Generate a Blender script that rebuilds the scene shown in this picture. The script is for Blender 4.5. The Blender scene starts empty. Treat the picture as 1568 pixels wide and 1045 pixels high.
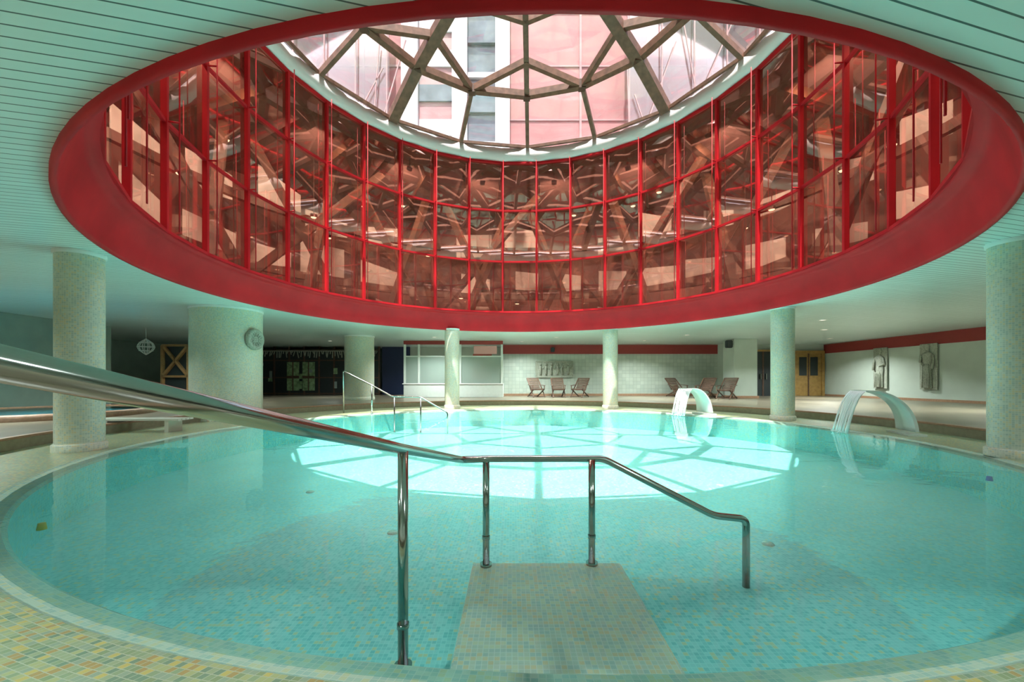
import bpy, bmesh, math, random
from mathutils import Vector, Matrix
random.seed(7)
S=bpy.context.scene
try:
    S.view_settings.view_transform='Standard'
    S.view_settings.look='None'
except Exception as e: print(e)
C=(0.25,8.85)      # opening / drum centre
P=(0.4,8.17); PR=6.66 # pool
PD=-.60
CH=3.0
FH=.2
pi=math.pi
# ------------------------------------------------ materials
def mat(name):
    m=bpy.data.materials.new(name); m.use_nodes=True
    nt=m.node_tree; b=nt.nodes['Principled BSDF']
    return m,nt,b
def pmat(name,col,rough=.5,metal=0,noise=0.0,nscale=8,spec=.5,bump=0):
    m,nt,b=mat(name)
    b.inputs['Base Color'].default_value=(*col,1); b.inputs['Roughness'].default_value=rough
    b.inputs['Metallic'].default_value=metal; b.inputs['Specular IOR Level'].default_value=spec
    if noise>0 or bump>0:
        tc=nt.nodes.new('ShaderNodeTexCoord'); n=nt.nodes.new('ShaderNodeTexNoise')
        n.inputs['Scale'].default_value=nscale; n.inputs['Detail'].default_value=5
        nt.links.new(tc.outputs['Object'],n.inputs['Vector'])
        if noise>0:
            r=nt.nodes.new('ShaderNodeValToRGB')
            r.color_ramp.elements[0].position=.3; r.color_ramp.elements[1].position=.7
            r.color_ramp.elements[0].color=(*[c*(1-noise) for c in col],1)
            r.color_ramp.elements[1].color=(*[min(1,c*(1+noise)) for c in col],1)
            nt.links.new(n.outputs['Fac'],r.inputs['Fac']); nt.links.new(r.outputs['Color'],b.inputs['Base Color'])
        if bump>0:
            bp=nt.nodes.new('ShaderNodeBump'); bp.inputs['Strength'].default_value=bump; bp.inputs['Distance'].default_value=.02
            nt.links.new(n.outputs['Fac'],bp.inputs['Height']); nt.links.new(bp.outputs['Normal'],b.inputs['Normal'])
    return m
def mosaic(name,size,cols,grout,rough=.3,gw=.06,var=.12,spec=.5):
    m,nt,b=mat(name); N=nt.nodes; L=nt.links
    tc=N.new('ShaderNodeTexCoord')
    sc=N.new('ShaderNodeVectorMath'); sc.operation='SCALE'; sc.inputs['Scale'].default_value=1/size
    L.new(tc.outputs['UV'],sc.inputs[0])
    fl=N.new('ShaderNodeVectorMath'); fl.operation='FLOOR'; L.new(sc.outputs[0],fl.inputs[0])
    wn=N.new('ShaderNodeTexWhiteNoise'); wn.noise_dimensions='3D'; L.new(fl.outputs[0],wn.inputs['Vector'])
    r=N.new('ShaderNodeValToRGB'); r.color_ramp.interpolation='CONSTANT'
    e=r.color_ramp.elements
    while len(e)<len(cols): e.new(.5)
    for i,c in enumerate(cols):
        e[i].position=i/len(cols)
    for i,c in enumerate(cols):
        e[i].color=(*c,1)
    L.new(wn.outputs['Value'],r.inputs['Fac'])
    fr=N.new('ShaderNodeVectorMath'); fr.operation='FRACTION'; L.new(sc.outputs[0],fr.inputs[0])
    sb=N.new('ShaderNodeVectorMath'); sb.operation='SUBTRACT'; sb.inputs[1].default_value=(.5,.5,.5); L.new(fr.outputs[0],sb.inputs[0])
    ab=N.new('ShaderNodeVectorMath'); ab.operation='ABSOLUTE'; L.new(sb.outputs[0],ab.inputs[0])
    sp=N.new('ShaderNodeSeparateXYZ'); L.new(ab.outputs[0],sp.inputs[0])
    mx=N.new('ShaderNodeMath'); mx.operation='MAXIMUM'; L.new(sp.outputs[0],mx.inputs[0]); L.new(sp.outputs[1],mx.inputs[1])
    gt=N.new('ShaderNodeMath'); gt.operation='GREATER_THAN'; gt.inputs[1].default_value=.5-gw; L.new(mx.outputs[0],gt.inputs[0])
    mc=N.new('ShaderNodeMixRGB'); L.new(gt.outputs[0],mc.inputs['Fac']); L.new(r.outputs['Color'],mc.inputs['Color1']); mc.inputs['Color2'].default_value=(*grout,1)
    n=N.new('ShaderNodeTexNoise'); n.inputs['Scale'].default_value=.7; n.inputs['Detail'].default_value=4
    L.new(tc.outputs['Object'],n.inputs['Vector'])
    mr=N.new('ShaderNodeMapRange'); mr.inputs['From Min'].default_value=.3; mr.inputs['From Max'].default_value=.7
    mr.inputs['To Min'].default_value=1-var; mr.inputs['To Max'].default_value=1+var
    L.new(n.outputs['Fac'],mr.inputs['Value'])
    vm=N.new('ShaderNodeVectorMath'); vm.operation='SCALE'; L.new(mc.outputs[0],vm.inputs[0]); L.new(mr.outputs[0],vm.inputs['Scale'])
    L.new(vm.outputs[0],b.inputs['Base Color']); b.inputs['Roughness'].default_value=rough
    b.inputs['Specular IOR Level'].default_value=spec
    bp=N.new('ShaderNodeBump'); bp.invert=True; bp.inputs['Strength'].default_value=.25; bp.inputs['Distance'].default_value=.003
    L.new(gt.outputs[0],bp.inputs['Height']); L.new(bp.outputs['Normal'],b.inputs['Normal'])
    return m

M_deck=mosaic('deck_mosaic',.03,[(.22,.31,.17),(.35,.41,.20),(.17,.28,.19),(.46,.42,.14),(.26,.36,.26),(.36,.29,.12),(.24,.34,.20),(.29,.38,.23)],(.38,.45,.33),.28)
M_cop=mosaic('coping_mosaic',.03,[(.34,.54,.44),(.40,.58,.46),(.30,.51,.44),(.44,.56,.36)],(.44,.60,.50),.2)
M_pool=mosaic('pool_mosaic',.03,[(.19,.61,.58),(.24,.67,.63),(.15,.56,.54),(.25,.66,.62),(.20,.62,.59),(.17,.59,.56),(.26,.68,.64),(.44,.62,.38)],(.30,.73,.68),.3,var=.06)
M_step=mosaic('submerged_step_mosaic',.03,[(.46,.61,.50),(.57,.66,.46),(.40,.57,.50),(.62,.59,.36),(.50,.61,.48)],(.60,.71,.62),.3)
M_col=mosaic('column_mosaic',.028,[(.48,.54,.43),(.56,.61,.49),(.42,.50,.42),(.62,.57,.35),(.52,.57,.46)],(.60,.64,.54),.35,gw=.08)
M_plat=mosaic('terrace_tile',.3,[(.19,.165,.115),(.21,.185,.125),(.175,.155,.11)],(.13,.12,.09),.3,gw=.015)
M_nose=pmat('step_nosing_brick',(.34,.20,.12),.5,noise=.15,nscale=20)
M_riser=pmat('step_riser_tile',(.26,.25,.16),.4,noise=.12,nscale=12)
M_wtile=mosaic('wall_tile',.2,[(.42,.49,.42),(.45,.52,.45),(.40,.47,.41)],(.30,.35,.30),.35,gw=.03)
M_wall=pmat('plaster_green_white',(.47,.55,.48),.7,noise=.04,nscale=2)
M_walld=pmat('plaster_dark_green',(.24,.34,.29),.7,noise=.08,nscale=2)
M_white=pmat('white_paint',(.68,.74,.70),.5,noise=.03)
M_red=pmat('red_painted_steel',(.54,.014,.022),.45,noise=.16,nscale=1.5,spec=.18)
M_redband=pmat('red_wall_band',(.28,.035,.03),.6,noise=.05)
M_steel=pmat('polished_steel',(.42,.46,.44),.13,1.0)
M_dwood=pmat('dark_wood',(.10,.055,.035),.45,noise=.3,nscale=12)
M_wood=pmat('timber_beam',(.19,.095,.06),.55,noise=.3,nscale=6)
M_wood2=pmat('gallery_timber',(.15,.065,.035),.55,noise=.35,nscale=4)
M_cream=pmat('cream_reflection_panel',(.82,.76,.66),.7,noise=.10,nscale=1)
M_gwall=pmat('gallery_back_wall',(.30,.14,.10),.7,noise=.2,nscale=.8)
M_groof=pmat('gallery_ceiling',(.22,.11,.09),.7,noise=.2,nscale=.8)
M_door=pmat('varnished_wood_door',(.33,.20,.06),.4,noise=.2,nscale=6)
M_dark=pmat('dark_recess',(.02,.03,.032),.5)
M_blued=pmat('dark_blue_wall',(.012,.025,.08),.5)
M_stone=pmat('carved_stone',(.34,.37,.30),.8,noise=.25,nscale=25,bump=.5)
M_bench=pmat('bench_plastic',(.55,.57,.48),.5)
M_foun=pmat('fountain_white_fibreglass',(.62,.72,.67),.2,noise=.03)
M_pink=pmat('pink_facade',(.28,.115,.115),.7,noise=.14,nscale=.6)
M_pinkl=pmat('pale_pink_panel',(.29,.18,.18),.7,noise=.15,nscale=.8)
M_wfac=pmat('white_facade',(.37,.37,.38),.6)
M_curb=pmat('white_curb_paint',(.88,.86,.86),.6)
M_winf=pmat('blue_grey_window',(.10,.13,.15),.12,noise=.3,nscale=1)
M_blue=pmat('blue_fitting',(.02,.12,.6),.4)
M_yel=pmat('yellow_fitting',(.6,.5,.05),.4)
M_leaf=pmat('green_window_light',(.25,.38,.2),.4,noise=.5,nscale=6)
def ceiling_mat():
    m,nt,b=mat('teal_slat_ceiling'); N=nt.nodes;L=nt.links
    tc=N.new('ShaderNodeTexCoord'); d=N.new('ShaderNodeVectorMath'); d.operation='DOT_PRODUCT'
    a=math.radians(14.4); d.inputs[1].default_value=(-math.sin(a)/.1,math.cos(a)/.1,0)
    L.new(tc.outputs['Object'],d.inputs[0])
    f=N.new('ShaderNodeMath'); f.operation='FRACT'; L.new(d.outputs['Value'],f.inputs[0])
    l=N.new('ShaderNodeMath'); l.operation='LESS_THAN'; l.inputs[1].default_value=.10; L.new(f.outputs[0],l.inputs[0])
    mx=N.new('ShaderNodeMixRGB'); L.new(l.outputs[0],mx.inputs['Fac'])
    fl=N.new('ShaderNodeMath'); fl.operation='FLOOR'; L.new(d.outputs['Value'],fl.inputs[0])
    wn=N.new('ShaderNodeTexWhiteNoise'); wn.noise_dimensions='1D'; L.new(fl.outputs[0],wn.inputs['W'])
    r=N.new('ShaderNodeValToRGB'); r.color_ramp.elements[0].color=(.62,.80,.76,1); r.color_ramp.elements[1].color=(.67,.85,.81,1)
    L.new(wn.outputs['Value'],r.inputs['Fac']); L.new(r.outputs[0],mx.inputs['Color1']); mx.inputs['Color2'].default_value=(.08,.14,.13,1)
    L.new(mx.outputs[0],b.inputs['Base Color']); b.inputs['Roughness'].default_value=.32
    bp=N.new('ShaderNodeBump'); bp.invert=True; bp.inputs['Strength'].default_value=.5; bp.inputs['Distance'].default_value=.01
    L.new(l.outputs[0],bp.inputs['Height']); L.new(bp.outputs[0],b.inputs['Normal'])
    return m
M_ceil=ceiling_mat()
def water_mat(name,tint,rip=.05):
    m,nt,b=mat(name); N=nt.nodes;L=nt.links; N.remove(b); out=N['Material Output']
    tr=N.new('ShaderNodeBsdfTransparent'); tr.inputs[0].default_value=(*tint,1)
    gl=N.new('ShaderNodeBsdfGlossy'); gl.inputs['Roughness'].default_value=.03
    fr=N.new('ShaderNodeFresnel'); fr.inputs['IOR'].default_value=1.33
    tc=N.new('ShaderNodeTexCoord')
    n1=N.new('ShaderNodeTexNoise'); n1.inputs['Scale'].default_value=1.6; n1.inputs['Detail'].default_value=3; n1.inputs['Distortion'].default_value=.6
    L.new(tc.outputs['Object'],n1.inputs['Vector'])
    bp=N.new('ShaderNodeBump'); bp.inputs['Strength'].default_value=rip; bp.inputs['Distance'].default_value=.1
    L.new(n1.outputs['Fac'],bp.inputs['Height'])
    L.new(bp.outputs[0],gl.inputs['Normal']); L.new(bp.outputs[0],fr.inputs['Normal'])
    mx=N.new('ShaderNodeMixShader'); L.new(fr.outputs[0],mx.inputs[0]); L.new(tr.outputs[0],mx.inputs[1]); L.new(gl.outputs[0],mx.inputs[2])
    L.new(mx.outputs[0],out.inputs[0]); return m
M_water=water_mat('pool_water',(.88,.985,.98))
def glass_mat(name,gc,tc_,dc,wg,wt,rough=.02,fresnel=False):
    m,nt,b=mat(name); N=nt.nodes;L=nt.links; N.remove(b); out=N['Material Output']
    tr=N.new('ShaderNodeBsdfTransparent'); tr.inputs[0].default_value=(*tc_,1)
    gl=N.new('ShaderNodeBsdfGlossy'); gl.inputs['Roughness'].default_value=rough; gl.inputs['Color'].default_value=(*gc,1)
    df=N.new('ShaderNodeBsdfDiffuse'); df.inputs[0].default_value=(*dc,1)
    a=N.new('ShaderNodeMixShader'); a.inputs[0].default_value=wt; L.new(df.outputs[0],a.inputs[1]); L.new(tr.outputs[0],a.inputs[2])
    c=N.new('ShaderNodeMixShader'); c.inputs[0].default_value=wg
    if fresnel:
        fr=N.new('ShaderNodeFresnel'); fr.inputs[0].default_value=1.45; L.new(fr.outputs[0],c.inputs[0])
    L.new(a.outputs[0],c.inputs[1]); L.new(gl.outputs[0],c.inputs[2]); L.new(c.outputs[0],out.inputs[0]); return m
M_gdrum=glass_mat('amber_mirror_glass',(.85,.64,.58),(.84,.56,.46),(.22,.09,.075),.34,.70)
M_gdome=glass_mat('dome_glass',(1,1,1),(.96,.92,.92),(.85,.75,.75),.1,.92,.02,True)
M_frost=glass_mat('frosted_glass',(1,1,1),(.7,.8,.75),(.45,.55,.5),.1,.35,.2,True)
M_wfall=glass_mat('falling_water',(1,1,1),(.9,.98,.97),(.92,1,.98),.25,.3,.1)
def emis(name,col,s):
    m,nt,b=mat(name); b.inputs['Base Color'].default_value=(*col,1)
    b.inputs['Emission Color'].default_value=(*col,1); b.inputs['Emission Strength'].default_value=s; return m
M_lamp=emis('downlight_lens',(1,.93,.8),1.5)
M_lamp2=emis('gallery_lamp_lens',(1,.85,.6),5)

# ------------------------------------------------ mesh helpers
def auto_uv(bm):
    uv=bm.loops.layers.uv.verify()
    for f in bm.faces:
        n=f.normal; ax=max(range(3),key=lambda i:abs(n[i]))
        for l in f.loops:
            c=l.vert.co
            l[uv].uv=(c.y,c.z) if ax==0 else ((c.x,c.z) if ax==1 else (c.x,c.y))
def mk(name,bm,m,parent=None,uv=True,smooth=False):
    bm.normal_update()
    if uv: auto_uv(bm)
    me=bpy.data.meshes.new(name); bm.to_mesh(me); bm.free()
    ms=m if isinstance(m,list) else [m]
    for x in ms: me.materials.append(x)
    if smooth:
        for p in me.polygons: p.use_smooth=True
    o=bpy.data.objects.new(name,me); S.collection.objects.link(o)
    if parent: o.parent=parent
    return o
def empty(name,loc=(0,0,0),rot=0):
    o=bpy.data.objects.new(name,None); o.location=loc; o.rotation_euler=(0,0,rot); o.empty_display_size=.2
    S.collection.objects.link(o); return o
def addbox(bm,x0,x1,y0,y1,z0,z1,M=None,mi=0):
    vs=[bm.verts.new((x,y,z)) for x in (x0,x1) for y in (y0,y1) for z in (z0,z1)]
    if M is not None:
        for v in vs: v.co=M@v.co
    for q in ((0,1,3,2),(4,6,7,5),(0,4,5,1),(2,3,7,6),(0,2,6,4),(1,5,7,3)):
        f=bm.faces.new([vs[i] for i in q]); f.material_index=mi
def box(name,x0,x1,y0,y1,z0,z1,m,parent=None,bevel=0):
    bm=bmesh.new(); addbox(bm,x0,x1,y0,y1,z0,z1)
    bmesh.ops.recalc_face_normals(bm,faces=bm.faces)
    if bevel: bmesh.ops.bevel(bm,geom=bm.edges[:],offset=bevel,segments=2,affect='EDGES')
    return mk(name,bm,m,parent)
def addbeam(bm,a,b,w,h,up=Vector((0,0,1)),mi=0):
    a=Vector(a);b=Vector(b); d=(b-a).normalized(); s=d.cross(up)
    if s.length<1e-4: s=Vector((1,0,0))
    s.normalize(); u=s.cross(d)
    vs=[]
    for p in (a,b):
        for i,j in ((-1,-1),(1,-1),(1,1),(-1,1)):
            vs.append(bm.verts.new(p+s*i*w/2+u*j*h/2))
    for q in ((0,1,2,3),(7,6,5,4),(0,4,5,1),(1,5,6,2),(2,6,7,3),(3,7,4,0)):
        f=bm.faces.new([vs[i] for i in q]); f.material_index=mi
def addtube(bm,pts,r,seg=14,cap=True):
    pts=[Vector(p) for p in pts]; rings=[]; prev=None
    for i,p in enumerate(pts):
        t=(pts[min(i+1,len(pts)-1)]-pts[max(i-1,0)]).normalized()
        ref=prev if prev is not None else (Vector((0,0,1)) if abs(t.z)<.9 else Vector((1,0,0)))
        s=t.cross(ref)
        if s.length<1e-4: s=t.cross(Vector((0,1,0)))
        s.normalize(); u=s.cross(t); prev=u
        rings.append([bm.verts.new(p+(s*math.cos(2*pi*k/seg)+u*math.sin(2*pi*k/seg))*r) for k in range(seg)])
    for a,b in zip(rings,rings[1:]):
        for k in range(seg):
            f=bm.faces.new((a[k],a[(k+1)%seg],b[(k+1)%seg],b[k])); f.smooth=True
    if cap:
        bm.faces.new(rings[0][::-1]); bm.faces.new(rings[-1])
def fillet(pts,r=.06,n=5):
    pts=[Vector(p) for p in pts]; out=[pts[0]]
    for i in range(1,len(pts)-1):
        a,b,c=pts[i-1],pts[i],pts[i+1]
        d1=(a-b);d2=(c-b); rr=min(r,d1.length*.4,d2.length*.4)
        p=b+d1.normalized()*rr; q=b+d2.normalized()*rr
        for k in range(n+1):
            t=k/n; out.append(p*(1-t)**2+b*2*t*(1-t)+q*t*t)
    out.append(pts[-1]); return out
def revolve(bm,prof,cx,cy,seg=64,mi=0,smooth=True,a0=0,uvr=None):
    uv=bm.loops.layers.uv.verify()
    rings=[]
    for r,z in prof:
        rings.append([bm.verts.new((cx+r*math.cos(a0+2*pi*k/seg),cy+r*math.sin(a0+2*pi*k/seg),z)) for k in range(seg)])
    s=0
    for j,(A,B) in enumerate(zip(rings,rings[1:])):
        ds=math.hypot(prof[j+1][0]-prof[j][0],prof[j+1][1]-prof[j][1])
        R=uvr or max(prof[j][0],prof[j+1][0])
        for k in range(seg):
            f=bm.faces.new((A[k],A[(k+1)%seg],B[(k+1)%seg],B[k])); f.smooth=smooth; f.material_index=mi
            us=[k,k+1,k+1,k]; vv=[s,s,s+ds,s+ds]
            for l,u_,v_ in zip(f.loops,us,vv): l[uv].uv=(u_*2*pi/seg*R,v_)
        s+=ds
def ringmesh(bm,c1,r1,z1,c2,r2,z2,seg=128,R=7):
    uv=bm.loops.layers.uv.verify()
    A=[];B=[]
    for k in range(seg):
        a=2*pi*k/seg
        A.append(bm.verts.new((c1[0]+r1*math.cos(a),c1[1]+r1*math.sin(a),z1)))
        B.append(bm.verts.new((c2[0]+r2*math.cos(a),c2[1]+r2*math.sin(a),z2)))
    for k in range(seg):
        kk=(k+1)%seg
        f=bm.faces.new((A[k],B[k],B[kk],A[kk]))
        ks=(k,k,k+1,k+1)
        for l,q in zip(f.loops,ks):
            co=l.vert.co; l[uv].uv=(q*2*pi/seg*R, math.hypot(co.x-P[0],co.y-P[1])+co.z)
def disc(bm,cx,cy,z,r,seg=96):
    bm.faces.new([bm.verts.new((cx+r*math.cos(2*pi*k/seg),cy+r*math.sin(2*pi*k/seg),z)) for k in range(seg)])

# ------------------------------------------------ floor & pool
fl=empty('floor')
bm=bmesh.new(); ringmesh(bm,P,PR+.16,0,C,8.3,0); mk('deck',bm,M_deck,fl,uv=False)
bm=bmesh.new(); ringmesh(bm,C,8.3,0,C,8.3,FH-.04); mk('riser_1',bm,M_riser,fl,uv=False)
bm=bmesh.new(); ringmesh(bm,C,8.3,FH-.04,C,8.29,FH-.035); ringmesh(bm,C,8.29,FH-.035,C,8.29,FH); ringmesh(bm,C,8.29,FH,C,8.38,FH+.001); mk('nosing_1',bm,M_nose,fl,uv=False)
bm=bmesh.new(); ringmesh(bm,C,8.38,FH,C,30,FH); mk('terrace',bm,M_plat,fl)
pool=empty('swimming_pool')
bm=bmesh.new(); ringmesh(bm,P,PR,-.035,P,PR+.14,-.012); ringmesh(bm,P,PR+.14,-.012,P,PR+.16,0); mk('coping',bm,M_cop,pool,uv=False)
bm=bmesh.new(); ringmesh(bm,P,PR-.03,-.06,P,PR,-.035); mk('coping_lip',bm,M_cop,pool,uv=False)
bm=bmesh.new(); ringmesh(bm,P,PR-.03,PD,P,PR-.03,-.06); mk('pool_wall',bm,M_pool,pool,uv=False)
bm=bmesh.new(); disc(bm,P[0],P[1],PD,PR-.02); mk('pool_bottom',bm,M_pool,pool)
bm=bmesh.new(); disc(bm,P[0],P[1],-.02,PR+.09,128); mk('water',bm,M_water,pool)
box('entry_platform',-.3,.83,1.52,3.09,PD+.002,-.33,M_step,pool,.01)
box('entry_step',.832,1.92,1.9,3.15,PD+.002,-.47,M_pool,pool,.01)
for (x,y) in [(-3,6),(3.3,6.4),(0,9.5),(-2.4,10),(2.6,11),(-1.3,4.4),(2.6,4.1)]:
    bm=bmesh.new(); revolve(bm,[(0.001,PD+.015),(.05,PD+.015),(.06,PD)],x,y,20); mk('floor_inlet',bm,M_cop,pool,uv=False)
for (px,z,mm) in [(1515,4.6,M_blue),(64,3.1,M_yel)]:
    x=(px-784)/618*z
    bm=bmesh.new(); revolve(bm,[(0.001,-.03),(.022,-.03),(.03,-.08)],x,z,16); mk('surface_skimmer',bm,mm,pool,uv=False)

# ------------------------------------------------ ceiling
bm=bmesh.new(); ringmesh(bm,C,6.84,CH,C,30,CH); mk('ceiling',bm,M_ceil)
# walls
XL,XR,YF,YB=-14.5,17.0,22.0,-3.0
box('wall_right',XR,XR+.2,YB,YF+.2,.0,CH+.02,M_wall)
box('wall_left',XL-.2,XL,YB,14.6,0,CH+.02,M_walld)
box('wall_back',XL,XR,YB-.2,YB,0,CH+.02,M_wall)
box('wall_far',-.5,11.2,YF,YF+.2,0,CH+.02,M_wtile)
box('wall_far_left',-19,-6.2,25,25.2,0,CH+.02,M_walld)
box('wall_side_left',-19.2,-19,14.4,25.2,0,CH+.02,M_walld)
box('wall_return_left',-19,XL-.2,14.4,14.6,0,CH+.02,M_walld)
box('wall_far_middle',-6.2,-.5,24,24.2,0,CH+.02,M_wall)
box('wall_blue',-7.6,-6.0,23.6,23.8,.2,CH,M_blued)
box('wall_far_right',11.2,XR,YF,YF+.2,0,CH+.02,M_wall)
box('trim_1',-.5,11.2,YF-.02,YF,2.48,2.98,M_redband)
box('trim_2',XR-.02,XR,YB,YF-.02,2.5,2.98,M_redband)
box('baseboard_far',-.5,11.2,YF-.03,YF,FH,FH+.12,M_nose)
box('baseboard_right',XR-.03,XR,YB,YF-.04,FH,FH+.1,M_nose)
sp=empty('square_pillar')
box('shaft',10.4,11.5,18.9,19.9,FH,CH,M_wall,sp,.02); box('plinth',10.35,11.55,18.85,19.95,FH,FH+.12,M_nose,sp,.01)
d=empty('door_1')
box('leaf',15.35,16.75,YF-.14,YF-.05,FH,2.5,M_door,d,.01)
box('glass_pane',15.55,15.95,YF-.16,YF-.14,1.3,2.3,M_dark,d); box('glass_pane_b',16.15,16.55,YF-.16,YF-.14,1.3,2.3,M_dark,d)
box('frame_top',15.2,16.9,YF-.2,YF-.02,2.5,2.65,M_door,d); box('frame_l',15.2,15.35,YF-.2,YF-.02,FH,2.5,M_door,d); box('frame_r',16.75,16.9,YF-.2,YF-.02,FH,2.5,M_door,d)
box('mullion',16.02,16.08,YF-.17,YF-.14,FH,2.5,M_dwood,d)
d=empty('dark_opening')
box('leaf',12.3,14.9,YF-.16,YF-.08,FH,2.6,M_dark,d); box('handle',13.4,13.45,YF-.24,YF-.16,1.1,1.4,M_steel,d)  # near-black sheet stands in for the unlit opening beside the door
box('handle_b',13.7,13.75,YF-.24,YF-.16,1.1,1.4,M_steel,d)
box('frame_r',14.9,15.0,YF-.2,YF-.06,FH,2.7,M_door,d); box('frame_t',12.3,14.9,YF-.2,YF-.06,2.6,2.7,M_door,d)
box('centre_stile',13.54,13.62,YF-.18,YF-.16,FH,2.6,M_dwood,d)

gp=empty('dark_hall_partition')
box('dark_hall_sheet',-15.5,-7.7,23.4,23.44,FH+.002,2.75,M_dark,gp)  # opaque black sheet added to make the far-left hall dark
bm=bmesh.new()
for i in range(10):
    x=-15.5+i*7.8/9; addbox(bm,x-.04,x+.04,23.34,23.46,FH+.002,CH-.002)
for z in (.28,1.2,2.2,2.8): addbox(bm,-15.5,-7.7,23.36,23.45,z-.03,z+.03)
mk('frames',bm,M_dwood,gp)
rr=random.Random(12)
for i in range(13):
    x=rr.uniform(-15,-8.2); z=rr.uniform(.5,2.0); w_=rr.uniform(.12,.3); h_=rr.uniform(.15,.45)
    box('notice_%d'%i,x,x+w_,23.30,23.33,z,z+h_,M_leaf if i%3 else M_frost,gp)
for x0 in (-13.0,-12.1):
    box('lit_door_pane',x0,x0+.7,23.31,23.34,.45,2.1,M_leaf,gp); box('lit_door_bar',x0,x0+.7,23.29,23.31,1.15,1.3,M_dwood,gp); box('lit_door_bar_v',x0+.32,x0+.38,23.29,23.31,.45,2.1,M_dwood,gp)
bm=bmesh.new()
for i in range(60):
    x=-15.3+i*.128; addbeam(bm,(x,23.2,2.72),(x+rr.uniform(-.1,.1),23.2,2.72-rr.uniform(.1,.4)),.05,.02,Vector((0,1,0)))
addbox(bm,-15.4,-7.8,23.18,23.22,2.70,2.76)
mk('fringe_garland',bm,M_stone,gp)
xs=empty('timber_cross_screen',(-13.0,15.6,FH+.002))
bm=bmesh.new()
for a,b in [((-.5,0,.0),(-.5,0,2.2)),((.5,0,.0),(.5,0,2.2)),((-.5,0,2.2),(.5,0,2.2)),((-.5,0,.1),(.5,0,.1)),((-.5,0,1.0),(.5,0,1.0)),((-.5,0,1.0),(.5,0,2.2)),((.5,0,1.0),(-.5,0,2.2))]:
    addbeam(bm,a,b,.08,.12,Vector((0,1,0)))
mk('frame',bm,pmat('ochre_timber',(.34,.20,.08),.5,noise=.2),xs)
bm=bmesh.new(); addbox(bm,-.48,.48,.06,.08,.1,2.2); mk('panel',bm,M_dark,xs)
lt=empty('hanging_wicker_lantern',(-13.6,15.0,2.3))
bm=bmesh.new()
for k in range(10):
    a=2*pi*k/10; addtube(bm,[(.25*math.sin(t*pi/8)*math.cos(a),.25*math.sin(t*pi/8)*math.sin(a),.3-.6*t/8) for t in range(9)],.012,6)
for h,r in ((.15,.2),(0,.25),(-.15,.2)):
    addtube(bm,[(r*math.cos(t*pi/10),r*math.sin(t*pi/10),h) for t in range(21)],.012,6)
addtube(bm,[(0,0,.3),(0,0,.7)],.01,6)
mk('cage',bm,M_white,lt)

# ------------------------------------------------ columns
def column(name,x,y,r,z0,mm=M_col):
    e=empty(name,(x,y,0))
    bm=bmesh.new(); revolve(bm,[(r,z0+.001),(r,CH-.001)],0,0,48); mk('shaft',bm,mm,e,uv=False)
    bm=bmesh.new(); revolve(bm,[(r+.03,z0+.001),(r+.03,z0+.10),(r+.012,z0+.12),(r,z0+.125)],0,0,48); mk('base_ring',bm,M_col,e,uv=False)
    bm=bmesh.new(); revolve(bm,[(r,CH-.06),(r+.02,CH-.05),(r+.02,CH-.002)],0,0,48); mk('capital_ring',bm,M_white,e,uv=False)
    return e
for x,y in [(-6.58,6.15),(-2.27,15.3),(3.69,15.15),(7.24,10.8),(7.0,5.6)]:
    column('mosaic_column',x,y,.275,0)
column('round_pillar',-7.86,11.14,.84,0)
column('round_pillar',-6.75,17.87,.62,FH)
a0=math.atan2(-11.14,7.86)+math.radians(45)
me_=empty('round_medallion',(-7.86+.875*math.cos(a0),11.14+.875*math.sin(a0),2.17)); me_.rotation_euler=(pi/2,0,a0+pi/2)
bm=bmesh.new(); revolve(bm,[(.001,.05),(.06,.05),(.08,.03),(.17,.03),(.19,.055),(.25,.06),(.28,.04),(.29,-.03)],0,0,40)
for k in range(12):
    a=2*pi*k/12; addbeam(bm,(.08*math.cos(a),.08*math.sin(a),.035),(.18*math.cos(a),.18*math.sin(a),.035),.025,.03)
mk('carving',bm,M_stone,me_,uv=False)

# ------------------------------------------------ red fascia + drum
RG=6.58; Z0,Z3=3.65,9.32; ZR=[Z0,5.56,7.5,Z3]; NS=32; ph=math.radians(90-6)
def dp(k,r,z): 
    a=ph+2*pi*k/NS; return Vector((C[0]+r*math.cos(a),C[1]+r*math.sin(a),z))
dr=empty('glazed_drum')
bm=bmesh.new(); revolve(bm,[(6.84,CH+.02),(6.84,CH-.06),(6.80,CH-.07),(6.78,CH-.02),(6.74,CH+.15),(6.64,3.5),(6.58,3.56),(6.50,3.58),(6.50,3.68),(6.7,3.68)],C[0],C[1],128); mk('ring_fascia',bm,M_red,dr,uv=False)
bm=bmesh.new()
for k in range(NS):
    out=(dp(k,1,0)-Vector((C[0],C[1],0)))
    addbeam(bm,dp(k,RG-.04,Z0),dp(k,RG-.04,Z3),.065,.10,out)
    for i,z in enumerate(ZR):
        addbeam(bm,dp(k,RG-.04,z),dp(k+1,RG-.04,z),.09 if i in(0,3) else .06,.06)
mk('frame',bm,M_red,dr)
bm=bmesh.new()
for k in range(NS):
    for i in range(1,3):
        p=dp(k,RG-.10,ZR[i]); q=dp(k,RG-.26,ZR[i]); addtube(bm,[p,q],.018,8)
    addtube(bm,[dp(k,RG-.26,Z0),dp(k,RG-.26,Z3)],.012,8)
mk('tie_rods',bm,M_red,dr)
bm=bmesh.new(); rr=random.Random(3)
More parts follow.
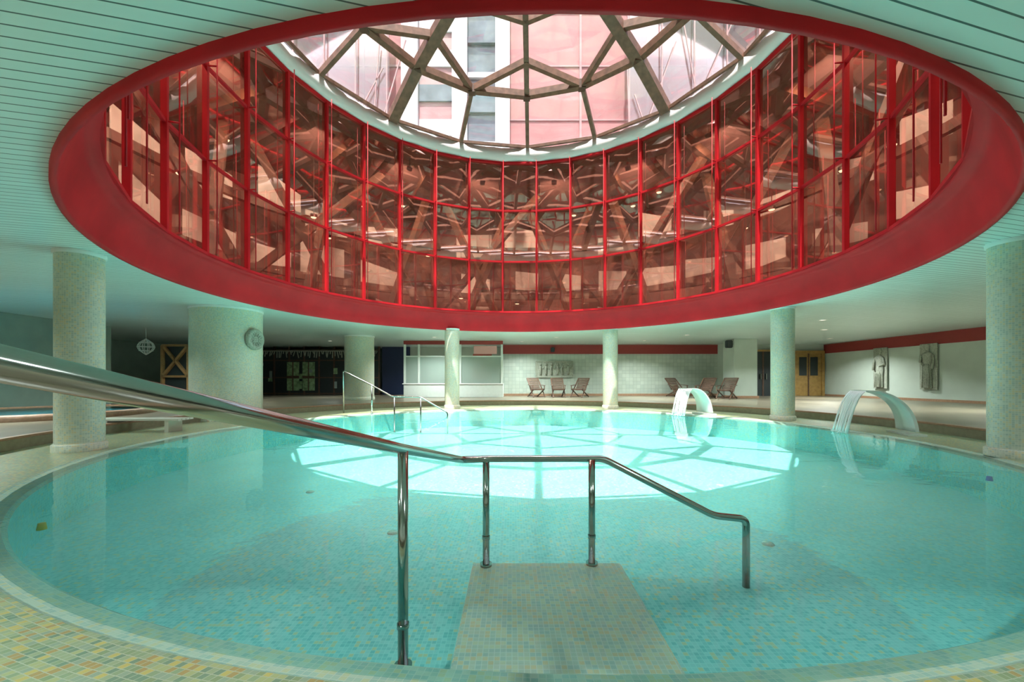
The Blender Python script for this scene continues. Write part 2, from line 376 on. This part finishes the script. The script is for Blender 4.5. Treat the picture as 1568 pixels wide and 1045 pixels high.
for k in range(NS):
    for i in range(3):
        a,b=dp(k,RG,ZR[i]),dp(k+1,RG,ZR[i]); c,e=dp(k+1,RG,ZR[i+1]),dp(k,RG,ZR[i+1])
        n=((a+b)/2-Vector((C[0],C[1],ZR[i]))).normalized()
        t1=rr.uniform(-.006,.006); t2=rr.uniform(-.006,.006)
        bm.faces.new([bm.verts.new(v) for v in (a+n*t1,b-n*t1,c+n*(t2-t1),e+n*(t1+t2))])
mk('glass_panels',bm,M_gdrum,dr)
bm=bmesh.new(); revolve(bm,[(6.68,Z3+.04),(6.50,Z3+.05),(6.36,9.80),(6.62,9.83),(6.70,Z3+.04)],C[0],C[1],64); mk('white_curb',bm,M_curb,dr,uv=False)
# timber gallery outside the amber glass, with roof, lamps and panels added for light
gal=empty('timber_gallery')
bm=bmesh.new(); rr=random.Random(21); bc=bmesh.new()
for k in range(NS):
    s=1 if k%2 else -1
    addbeam(bm,dp(k,7.6,3.3),dp(k+s*1.3,9.6,9.0),rr.uniform(.2,.32),.26)
    if k%4==0: addbeam(bm,dp(k,8.2,8.8),dp(k+2.6,10.2,3.6),.26,.26)
    addbeam(bm,dp(k,6.9,9.0),dp(k,12.5,8.8),.2,.3)
    for z in (5.0,7.2):
        addbeam(bm,dp(k,10.4,z),dp(k+1,10.4,z),.18,.26)
    for z in (3.5,5.4,7.2):  # cream quads stand in for bright reflections in the amber glass
        if rr.random()<.8:
            R_=rr.uniform(10.6,11.4); s_=rr.uniform(.05,.25); h_=rr.uniform(.7,1.25); sl=rr.uniform(-.3,.3)
            a=dp(k+s_,R_,z);b_=dp(k+s_+rr.uniform(.5,.8),R_,z+sl)
            bc.faces.new([bc.verts.new(v) for v in (a,b_,b_+Vector((0,0,h_)),a+Vector((0,0,h_*rr.uniform(.6,1))))])
mk('beams',bm,M_wood2,gal); mk('cream_reflections',bc,M_cream,gal)
bm=bmesh.new(); revolve(bm,[(13,3.05),(13,9.3)],C[0],C[1],64); mk('back_wall',bm,M_gwall,gal,uv=False)
bm=bmesh.new(); revolve(bm,[(7.1,3.04),(13,3.05)],C[0],C[1],64); mk('gallery_floor',bm,M_gwall,gal,uv=False)
bm=bmesh.new(); revolve(bm,[(6.68,9.36),(6.72,9.28),(13,9.2),(13.2,9.3),(13.2,9.5),(6.70,9.5)],C[0],C[1],64); mk('gallery_sun_block_roof',bm,M_groof,gal,uv=False)  # roof ring added to keep sun from entering the near drum glass
for k in range(16):
    a=2*pi*(k+.5)/16; x=C[0]+7.3*math.cos(a); y=C[1]+7.3*math.sin(a)
    l=bpy.data.lights.new('gallery_fill_lamp','AREA'); l.shape='DISK'; l.size=.3; l.energy=210; l.color=(1,.90,.80)  # added fill lamps, aimed outward to brighten the cream panels
    lo=bpy.data.objects.new('gallery_fill_lamp',l); lo.location=(x+.03*math.cos(a),y+.03*math.sin(a),8.80); lo.parent=gal; S.collection.objects.link(lo)
    lo.rotation_euler=Vector((math.cos(a),math.sin(a),-1.0)).to_track_quat('-Z','Y').to_euler()
    bm=bmesh.new(); addtube(bm,[(x-.02*math.cos(a),y-.02*math.sin(a),8.82),(x-.12*math.cos(a),y-.12*math.sin(a),8.92)],.10,16); addtube(bm,[(x-.08*math.cos(a),y-.08*math.sin(a),8.88),(x-.08*math.cos(a),y-.08*math.sin(a),9.26)],.02,8); mk('fill_lamp_housing',bm,M_dwood,gal,uv=False)
for k in range(48):
    a=2*pi*k/48; R_=rr.choice([9.3,10.0,11.0]); z=rr.choice([6.9,4.8,8.6])
    x=C[0]+R_*math.cos(a); y=C[1]+R_*math.sin(a)
    bm=bmesh.new(); revolve(bm,[(.001,z),(.09,z),(.10,z+.02)],x,y,12); mk('gallery_spot',bm,M_lamp2,gal,uv=False)
    bm=bmesh.new(); revolve(bm,[(.12,z),(.12,z+.12),(.012,z+.14),(.012,9.2)],x,y,12); mk('gallery_spot_housing',bm,M_dwood,gal,uv=False)
# ------------------------------------------------ dome
dome=empty('timber_skylight_dome')
rho=12.25
def hz(r): return 9.86+(6.4**2-r*r)/(2*rho)
def dn(k,r): 
    a=math.radians(90-3)-2*pi*k/16; return Vector((C[0]+r*math.cos(a),C[1]+r*math.sin(a),hz(r)))
bl=bmesh.new(); bh=bmesh.new(); bs=bmesh.new()
for k in range(16):
    heavy=(k%4==2)
    if heavy:
        addbeam(bh,dn(k,6.42),dn(k,4.7),.32,.26); addbeam(bh,dn(k,4.7),dn(k,2.6),.32,.26); addbeam(bh,dn(k,2.6),dn(k,.3),.26,.24)
    else:
        addbeam(bl,dn(k,6.42),dn(k,4.7),.13,.16)
    if k%2==0:
        if not heavy:
            addbeam(bl,dn(k,4.7),dn(k,3.7),.16,.18); addbeam(bl,dn(k,3.7),dn(k,2.6),.16,.18); addbeam(bl,dn(k,2.6),dn(k,.3),.16,.18)
        addbeam(bl,dn(k,3.7),dn(k-1,4.7),.15,.2); addbeam(bl,dn(k,3.7),dn(k+1,4.7),.15,.2)
        addbeam(bl,dn(k,2.6),dn(k+2,2.6),.14,.18)
    addbeam(bh,dn(k,4.7),dn(k+1,4.7),.2,.2)
    addbeam(bl,dn(k,6.4),dn(k+1,6.4),.08,.1)
    addbeam(bs,dn(k,4.7)+Vector((0,0,-.14)),dn(k,4.7)+Vector((0,0,.14)),.22,.22,Vector((1,0,0)))
mk('light_members',bl,M_wood,dome); mk('main_ribs',bh,M_wood,dome); mk('steel_nodes',bs,M_dwood,dome)
bm=bmesh.new(); revolve(bm,[(.001,hz(0)-.25),(.35,hz(0)-.2),(.35,hz(0)+.1),(.001,hz(0)+.12)],C[0],C[1],24); mk('apex_hub',bm,M_wood,dome,uv=False)
bm=bmesh.new(); revolve(bm,[(r,hz(r)+.14) for r in (6.45,4.7,3.7,2.6,1.2,.01)],C[0],C[1],16,smooth=False,a0=math.radians(87)); mk('glass',bm,M_gdome,dome,uv=False)

# ------------------------------------------------ outside building
fc=empty('tower_facade')
FY=27
box('pink_wall',-40,40,FY,FY+1,3.001,36,M_pink,fc)
for x0,x1 in [(-3.95,-2.95),(-1.1,-.15),(-7.3,-6.2)]:
    box('pilaster',x0,x1,FY-.5,FY,3.001,36,M_wfac,fc)
box('window_strip',-2.95,-1.1,FY-.1,FY,3.1,36,M_winf,fc)
box('window_strip_b',-6.2,-3.95,FY-.1,FY,3.1,36,M_pinkl,fc)
for i in range(14):
    z=5+i*2.3
    box('slab',-2.95,-1.1,FY-.3,FY-.1,z,z+.35,M_wfac if i%2 else M_winf,fc)
    box('slab_b',-6.2,-3.95,FY-.2,FY-.1,z+.8,z+1.9,M_winf if i%3==0 else M_wfac,fc)
for i in range(9):
    z=4+i*3.6
    box('joint',-.15,40,FY-.05,FY,z,z+.10,M_pinkl,fc); box('joint_l',-40,-7.3,FY-.05,FY,z,z+.15,M_pinkl,fc)
for i,x in enumerate([4.5,9,13,18,24,-10,-15,-20,-26]):
    box('rib',x,x+.15,FY-.08,FY,3.1,36,M_pinkl,fc)
for sgn in (-1,1):
    cv=empty('reflection_lattice')
    bm=bmesh.new(); rr=random.Random(5+sgn)
    x0,x1=(7.5,20) if sgn>0 else (-20,-8)
    for i in range(16):
        xa=rr.uniform(x0,x1); za=rr.uniform(8,20); addbeam(bm,(xa,FY-1.2,za),(xa+rr.uniform(-3,3),FY-1.2,za+rr.uniform(2,9)),.07,.07,Vector((0,1,0)))  # random slanted bars stand in for streaky reflections
    for i in range(7):
        addbeam(bm,(x0+i*(x1-x0)/6,FY-1.2,3.002),(x0+i*(x1-x0)/6,FY-1.2,26),.08,.08,Vector((0,1,0)))
    mk('bars',bm,M_pinkl,cv)
    bm=bmesh.new(); addbox(bm,x0-.1,x1+.1,FY-1.0,FY-.96,3.002,26); mk('panes',bm,M_gdome,cv)

# ------------------------------------------------ handrails
def rail(name,path,posts,r=.0225,fr=.06):
    e=empty(name)
    bm=bmesh.new(); addtube(bm,fillet(path,fr),r,20); mk('top_rail',bm,M_steel,e,uv=False)
    for i,(x,y,z0,z1) in enumerate(posts):
        bm=bmesh.new(); addtube(bm,[(x,y,z0),(x,y,z1)],r*.98,20)
        addtube(bm,[(x,y,z0),(x,y,z0+.02)],r*1.7,20); addtube(bm,[(x,y,z0+.2),(x,y,z0+.225)],r*1.15,20)
        mk('post_%d'%(i+1),bm,M_steel,e,uv=False)
rail('pool_handrail',[(-.80,-.35,1.32),(-.54,2.0,.727),(-.37,2.95,.485),(-.19,3.04,.475),(.70,3.1,.465),(1.50,3.0,.06),(1.74,3.0,.035),(1.74,3.0,-.47)],
     [(-.54,2.0,-.36,.727),(-.195,3.04,-.33,.475),(.605,3.06,-.33,.467),(-.775,-.12,FH+.002,1.26)],r=.026,fr=.05)
rail('pool_handrail',[(-5.42,13.0,.0),(-5.42,12.95,1.36),(-4.48,12.9,.90),(-3.78,12.7,.55),(-2.85,12.6,.53),(-1.98,12.4,.06),(-1.98,12.4,PD+.02)],
     [(-4.48,12.9,0,.90),(-3.7,12.7,PD+.02,.54),(-2.85,12.6,PD+.02,.53)],fr=.08)

# ------------------------------------------------ fountains
def fountain(x,y,rot,sc=1.0,w=.5):
    e=empty('waterfall_spout',(x,y,0),rot)
    prof=[]
    n=20
    for i in range(n+1):
        t=i/n
        a=pi*(0.02+.53*t)
        px=-.05+.98*(1-math.cos(a))*.72; pz=.86*math.sin(a)**.85
        prof.append((px*sc,pz*sc))
    bm=bmesh.new(); th=.055
    L=[]
    for i,(px,pz) in enumerate(prof):
        q0=prof[max(i-1,0)]; q1=prof[min(i+1,n)]
        tx,tz=q1[0]-q0[0],q1[1]-q0[1]; l=math.hypot(tx,tz); nx,nz=tz/l,-tx/l
        t=i/n; ww=(w*(1.0-.12*math.sin(pi*t)))/2; h=th*(1-.6*t)
        L.append([bm.verts.new((px,-ww,pz)),bm.verts.new((px,ww,pz)),bm.verts.new((px+nx*h,ww,pz+nz*h)),bm.verts.new((px+nx*h,-ww,pz+nz*h))])
    for A,B in zip(L,L[1:]):
        for k in range(4):
            f=bm.faces.new((A[k],A[(k+1)%4],B[(k+1)%4],B[k])); f.smooth=(k in(0,2))
    bm.faces.new(L[0][::-1]); bm.faces.new(L[-1])
    bmesh.ops.recalc_face_normals(bm,faces=bm.faces)
    mk('curved_blade',bm,M_foun,e)
    bm=bmesh.new(); addbox(bm,-.14,.14,-w/2-.05,w/2+.05,0.002,.04); mk('foot_plate',bm,M_foun,e)
    lx,lz=prof[-1]; bm=bmesh.new(); rr=random.Random(2)
    for k in range(34):
        yy=-w/2*.92+w*.92*k/33+rr.uniform(-.01,.01); v=rr.uniform(.7,1.0)
        pts=[]
        for i in range(11):
            t=i/10; pts.append((lx-.02+v*t*.36*sc,yy*(1-.2*t)+rr.uniform(-.01,.01),lz-.005-lz*(.12*t+.88*t*t)))
        addtube(bm,pts,rr.uniform(.006,.013),6)
    mk('falling_water',bm,M_wfall,e)
    bm=bmesh.new()
    for k in range(60):
        a=rr.uniform(0,2*pi); r=rr.uniform(0,.24); bmesh.ops.create_icosphere(bm,subdivisions=1,radius=rr.uniform(.006,.018),matrix=Matrix.Translation((lx+.3*sc+r*math.cos(a)*.6,r*math.sin(a),rr.uniform(-.01,.05))))
    mk('splash',bm,M_wfall,e)
fountain(7.75,7.95,math.radians(160),1.0,.7)
fountain(5.95,12.5,math.radians(200),.95,.6)

# ------------------------------------------------ deck chairs
def chair(x,y,rot):
    e=empty('folding_deck_chair',(x,y,FH+.002),rot)
    bm=bmesh.new()
    for s in (-.29,.29):
        addbeam(bm,(s,.62,.95),(s,-.55,.02),.035,.05,Vector((1,0,0)))
        addbeam(bm,(s*.9,-.52,.42),(s*.9,.55,.02),.035,.05,Vector((1,0,0)))
        addbeam(bm,(s*1.08,-.45,.58),(s*1.08,.32,.62),.06,.025)
        addbeam(bm,(s*1.02,-.42,.58),(s*1.02,-.42,.38),.03,.04,Vector((0,1,0)))
    for i in range(8):
        t=i/7; addbeam(bm,(-.27,-.5+.62*t,.43-.08*t),(.27,-.5+.62*t,.43-.08*t),.062,.018)
    for i in range(9):
        t=i/8; addbeam(bm,(-.27,.15+.46*t,.40+.54*t),(.27,.15+.46*t,.40+.54*t),.055,.02,Vector((0,-.76,.64)))
    addbeam(bm,(-.3,-.5,.05),(.3,-.5,.05),.03,.03); addbeam(bm,(-.28,.52,.05),(.28,.52,.05),.03,.03)
    mk('frame_and_slats',bm,M_dwood,e)
for x,r in ((1.2,.25),(2.3,0),(3.4,-.5)): chair(x,20.2,r)
for x,y,r in ((8.5,20.8,.2),(9.1,19.0,-.8),(9.8,18.4,-.8),(9.6,20.0,-.8)): chair(x,y,r)

b=empty('low_bench',(-7.62,8.35,0),math.radians(2))
bm=bmesh.new()
for i in range(4): addbox(bm,-.85,.85,-.2+i*.105,-.11+i*.105,.24,.275)
for s in(-.6,.6): addbox(bm,s-.04,s+.04,-.18,.18,.0,.24)
mk('slats',bm,M_bench,b)

jz=empty('hot_tub')
bm=bmesh.new(); revolve(bm,[(2.2,FH),(2.2,.32),(2.05,.34),(1.98,.32),(1.98,.22)],-11.6,9.9,48); mk('rim',bm,M_nose,jz,uv=False)
bm=bmesh.new(); disc(bm,-11.6,9.9,.23,1.98,48); mk('basin',bm,pmat('blue_basin',(.12,.55,.68),.3),jz)
bm=bmesh.new(); disc(bm,-11.6,9.9,.31,1.98,48); mk('water',bm,M_water,jz)

# ------------------------------------------------ reception booth
bo=empty('glazed_reception_booth')
box('low_wall',-5.35,-.45,19.9,20.05,FH+.002,.85,M_white,bo,.01)
box('side_wall',-.6,-.45,20.05,21.98,FH+.002,.85,M_white,bo)
box('counter_cap',-5.4,-.4,19.85,20.1,.85,.9,M_curb,bo,.005)
for x in (-5.3,-4.6,-2.55,-.5): box('post',x-.05,x+.05,19.92,20.02,.9,CH-.002,M_white,bo)
box('frost_l',-5.25,-2.6,19.96,19.98,.9,2.2,M_frost,bo); box('frost_r',-2.5,-.55,19.96,19.98,.9,2.2,M_frost,bo)
box('rail_top',-5.35,-.45,19.93,20.01,2.2,2.26,M_white,bo)
box('header',-5.35,-.45,19.90,20.04,2.82,2.995,M_redband,bo)
box('red_door',-2.3,-1.2,23.8,23.95,FH,2.6,pmat('coral_door',(.55,.12,.09),.4),bo)
box('poster',-1.9,-.75,20.02,20.04,2.35,2.75,pmat('pink_poster',(.7,.35,.33),.5),bo)
box('desk',-4.6,-1.2,20.7,21.2,FH+.002,1.1,M_dwood,bo,.01)
box('monitor',-3.6,-3.1,20.8,20.85,1.1,1.5,M_dark,bo)
rp=empty('wall_mounted_stone_relief',(2.3,YF-.025,1.65))
bm=bmesh.new(); addbox(bm,-1,1,-.03,.023,-.42,.42)
for a,b_ in (((-1,-.04,.42),(1,-.04,.42)),((-1,-.04,-.42),(1,-.04,-.42)),((-1,-.04,-.42),(-1,-.04,.42)),((1,-.04,-.42),(1,-.04,.42))): addbeam(bm,a,b_,.06,.06)
rr=random.Random(9)
for k in range(6):
    x=-.75+k*.3; addtube(bm,[(x,-.05,-.3),(x+rr.uniform(-.08,.08),-.07,0),(x,-.06,.18)],.06,8)
    bmesh.ops.create_icosphere(bm,subdivisions=2,radius=.07,matrix=Matrix.Translation((x,-.06,.26)))
    addtube(bm,[(x,-.06,.1),(x+.14,-.07,.02),(x+.2,-.06,.12)],.025,6)
mk('carving',bm,M_stone,rp)
def figure(x,y,flip):
    e=empty('draped_figure_relief',(x,y,1.62),-pi/2)
    bm=bmesh.new(); addbox(bm,-.34,.34,-.02,.03,-.95,.92)
    mk('slab',bm,M_stone,e)
    s=-1 if flip else 1
    bm=bmesh.new()
    secs=[(-.88,.20,0),(-.6,.19,.01),(-.3,.18,.02),(-.05,.20,.03),(.15,.15,.02),(.35,.19,0),(.48,.21,0),(.55,.13,0),(.58,.06,0),(.66,.06,.01),(.70,.09,.01),(.78,.11,.02),(.86,.08,.02),(.9,.01,.02)]
    rings=[]
    for z,w,ox in secs:
        rings.append([bm.verts.new((s*ox+w*math.cos(2*pi*k/20)*(1+.06*math.sin(5*k)*(z<.1)),-.05+.45*w*math.sin(2*pi*k/20),z)) for k in range(20)])
    for A,B in zip(rings,rings[1:]):
        for k in range(20): f=bm.faces.new((A[k],A[(k+1)%20],B[(k+1)%20],B[k])); f.smooth=True
    for k in range(6): addtube(bm,[(-.15+k*.06,-.13,-.88),(-.12+k*.05,-.14,-.3),(s*(.12-k*.04),-.12,.1)],.018,6)
    addtube(bm,[(s*.19,-.06,.47),(s*.27,-.08,.18),(s*.1,-.15,.08)],.045,8)
    addtube(bm,[(-s*.19,-.06,.47),(-s*.26,-.08,.22),(-s*.24,-.12,-.1)],.045,8)
    mk('body',bm,M_stone,e)
figure(16.93,18.55,False); figure(16.93,16.4,True)
ls=empty('wall_speaker',(10.2,19.0,2.75)); bm=bmesh.new(); addbox(bm,-.14,.14,-.12,.1,-.18,.18); bmesh.ops.recalc_face_normals(bm,faces=bm.faces); bmesh.ops.bevel(bm,geom=bm.edges[:],offset=.03,segments=3,affect='EDGES'); mk('case',bm,M_dark,ls)
bm=bmesh.new(); addtube(bm,[(.1,0,0),(.24,0,0)],.02,8); mk('bracket',bm,M_dark,ls)
ls=empty('wall_speaker',(2.2,YF-.15,2.7)); bm=bmesh.new(); addbox(bm,-.1,.1,-.1,.1,-.12,.12); bmesh.ops.recalc_face_normals(bm,faces=bm.faces); bmesh.ops.bevel(bm,geom=bm.edges[:],offset=.02,segments=3,affect='EDGES'); mk('case',bm,M_dark,ls)
bm=bmesh.new(); addtube(bm,[(0,.08,0),(0,.15,0)],.02,8); mk('bracket',bm,M_dark,ls)

# ------------------------------------------------ lights
def downlight(x,y,e,size=.2):
    o=empty('ceiling_downlight',(x,y,CH))
    bm=bmesh.new(); revolve(bm,[(.09,-.002),(.12,-.015),(.13,-.001)],0,0,24); mk('trim_ring',bm,M_white,o,uv=False)
    bm=bmesh.new(); disc(bm,0,0,-.004,.09,24); mk('lens',bm,M_lamp,o)
    l=bpy.data.lights.new('lamp','AREA'); l.shape='DISK'; l.size=size; l.energy=e; l.color=(.94,1,.98); l.spread=math.radians(140)
    lo=bpy.data.objects.new('lamp',l); lo.location=(0,0,-.03); lo.parent=o; S.collection.objects.link(lo)
K=1.9
for x,y,e in [(-9.5,4,80),(-11,8.5,80),(-10.5,13.5,70),(-9,20,25),(-3.5,18.2,80),(2,18.3,110),(7.5,17.3,110),(12,15.5,110),(13.5,10.5,110),(12,5,100),(14.8,18.8,100),(-3.5,22,90),(-12.5,17,30),(8.5,1,110),(-6.5,.2,110),(10,13,80),(-2,-.8,60),(3,-.8,60),(-13,5,60),(6.5,19.8,80),(.5,20.3,70)]:
    downlight(x,y,e*K)
sun=bpy.data.lights.new('sun','SUN'); sun.energy=14; sun.angle=.005; sun.color=(1,.97,.93)
so=bpy.data.objects.new('sun',sun); S.collection.objects.link(so)
so.rotation_euler=Vector((.45,3.1,-10.3)).to_track_quat('-Z','Y').to_euler()
w=bpy.data.worlds.new('World'); S.world=w; w.use_nodes=True
N=w.node_tree.nodes; bg=N['Background']
sky=N.new('ShaderNodeTexSky'); sky.sky_type='NISHITA'; sky.sun_disc=False; sky.sun_elevation=math.radians(70); sky.sun_rotation=math.radians(180); sky.air_density=1.0; sky.dust_density=4
hs=N.new('ShaderNodeHueSaturation'); hs.inputs['Saturation'].default_value=.6
w.node_tree.links.new(sky.outputs[0],hs.inputs['Color']); w.node_tree.links.new(hs.outputs[0],bg.inputs[0]); bg.inputs[1].default_value=.6
# ------------------------------------------------ camera
cam=bpy.data.cameras.new('camera'); cam.sensor_width=36; cam.lens=618/1568*36; cam.shift_y=59.5/1568; cam.clip_start=.02; cam.clip_end=300
co=bpy.data.objects.new('camera',cam); co.location=(0,0,1.07); co.rotation_euler=(pi/2,0,0); S.collection.objects.link(co); S.camera=co
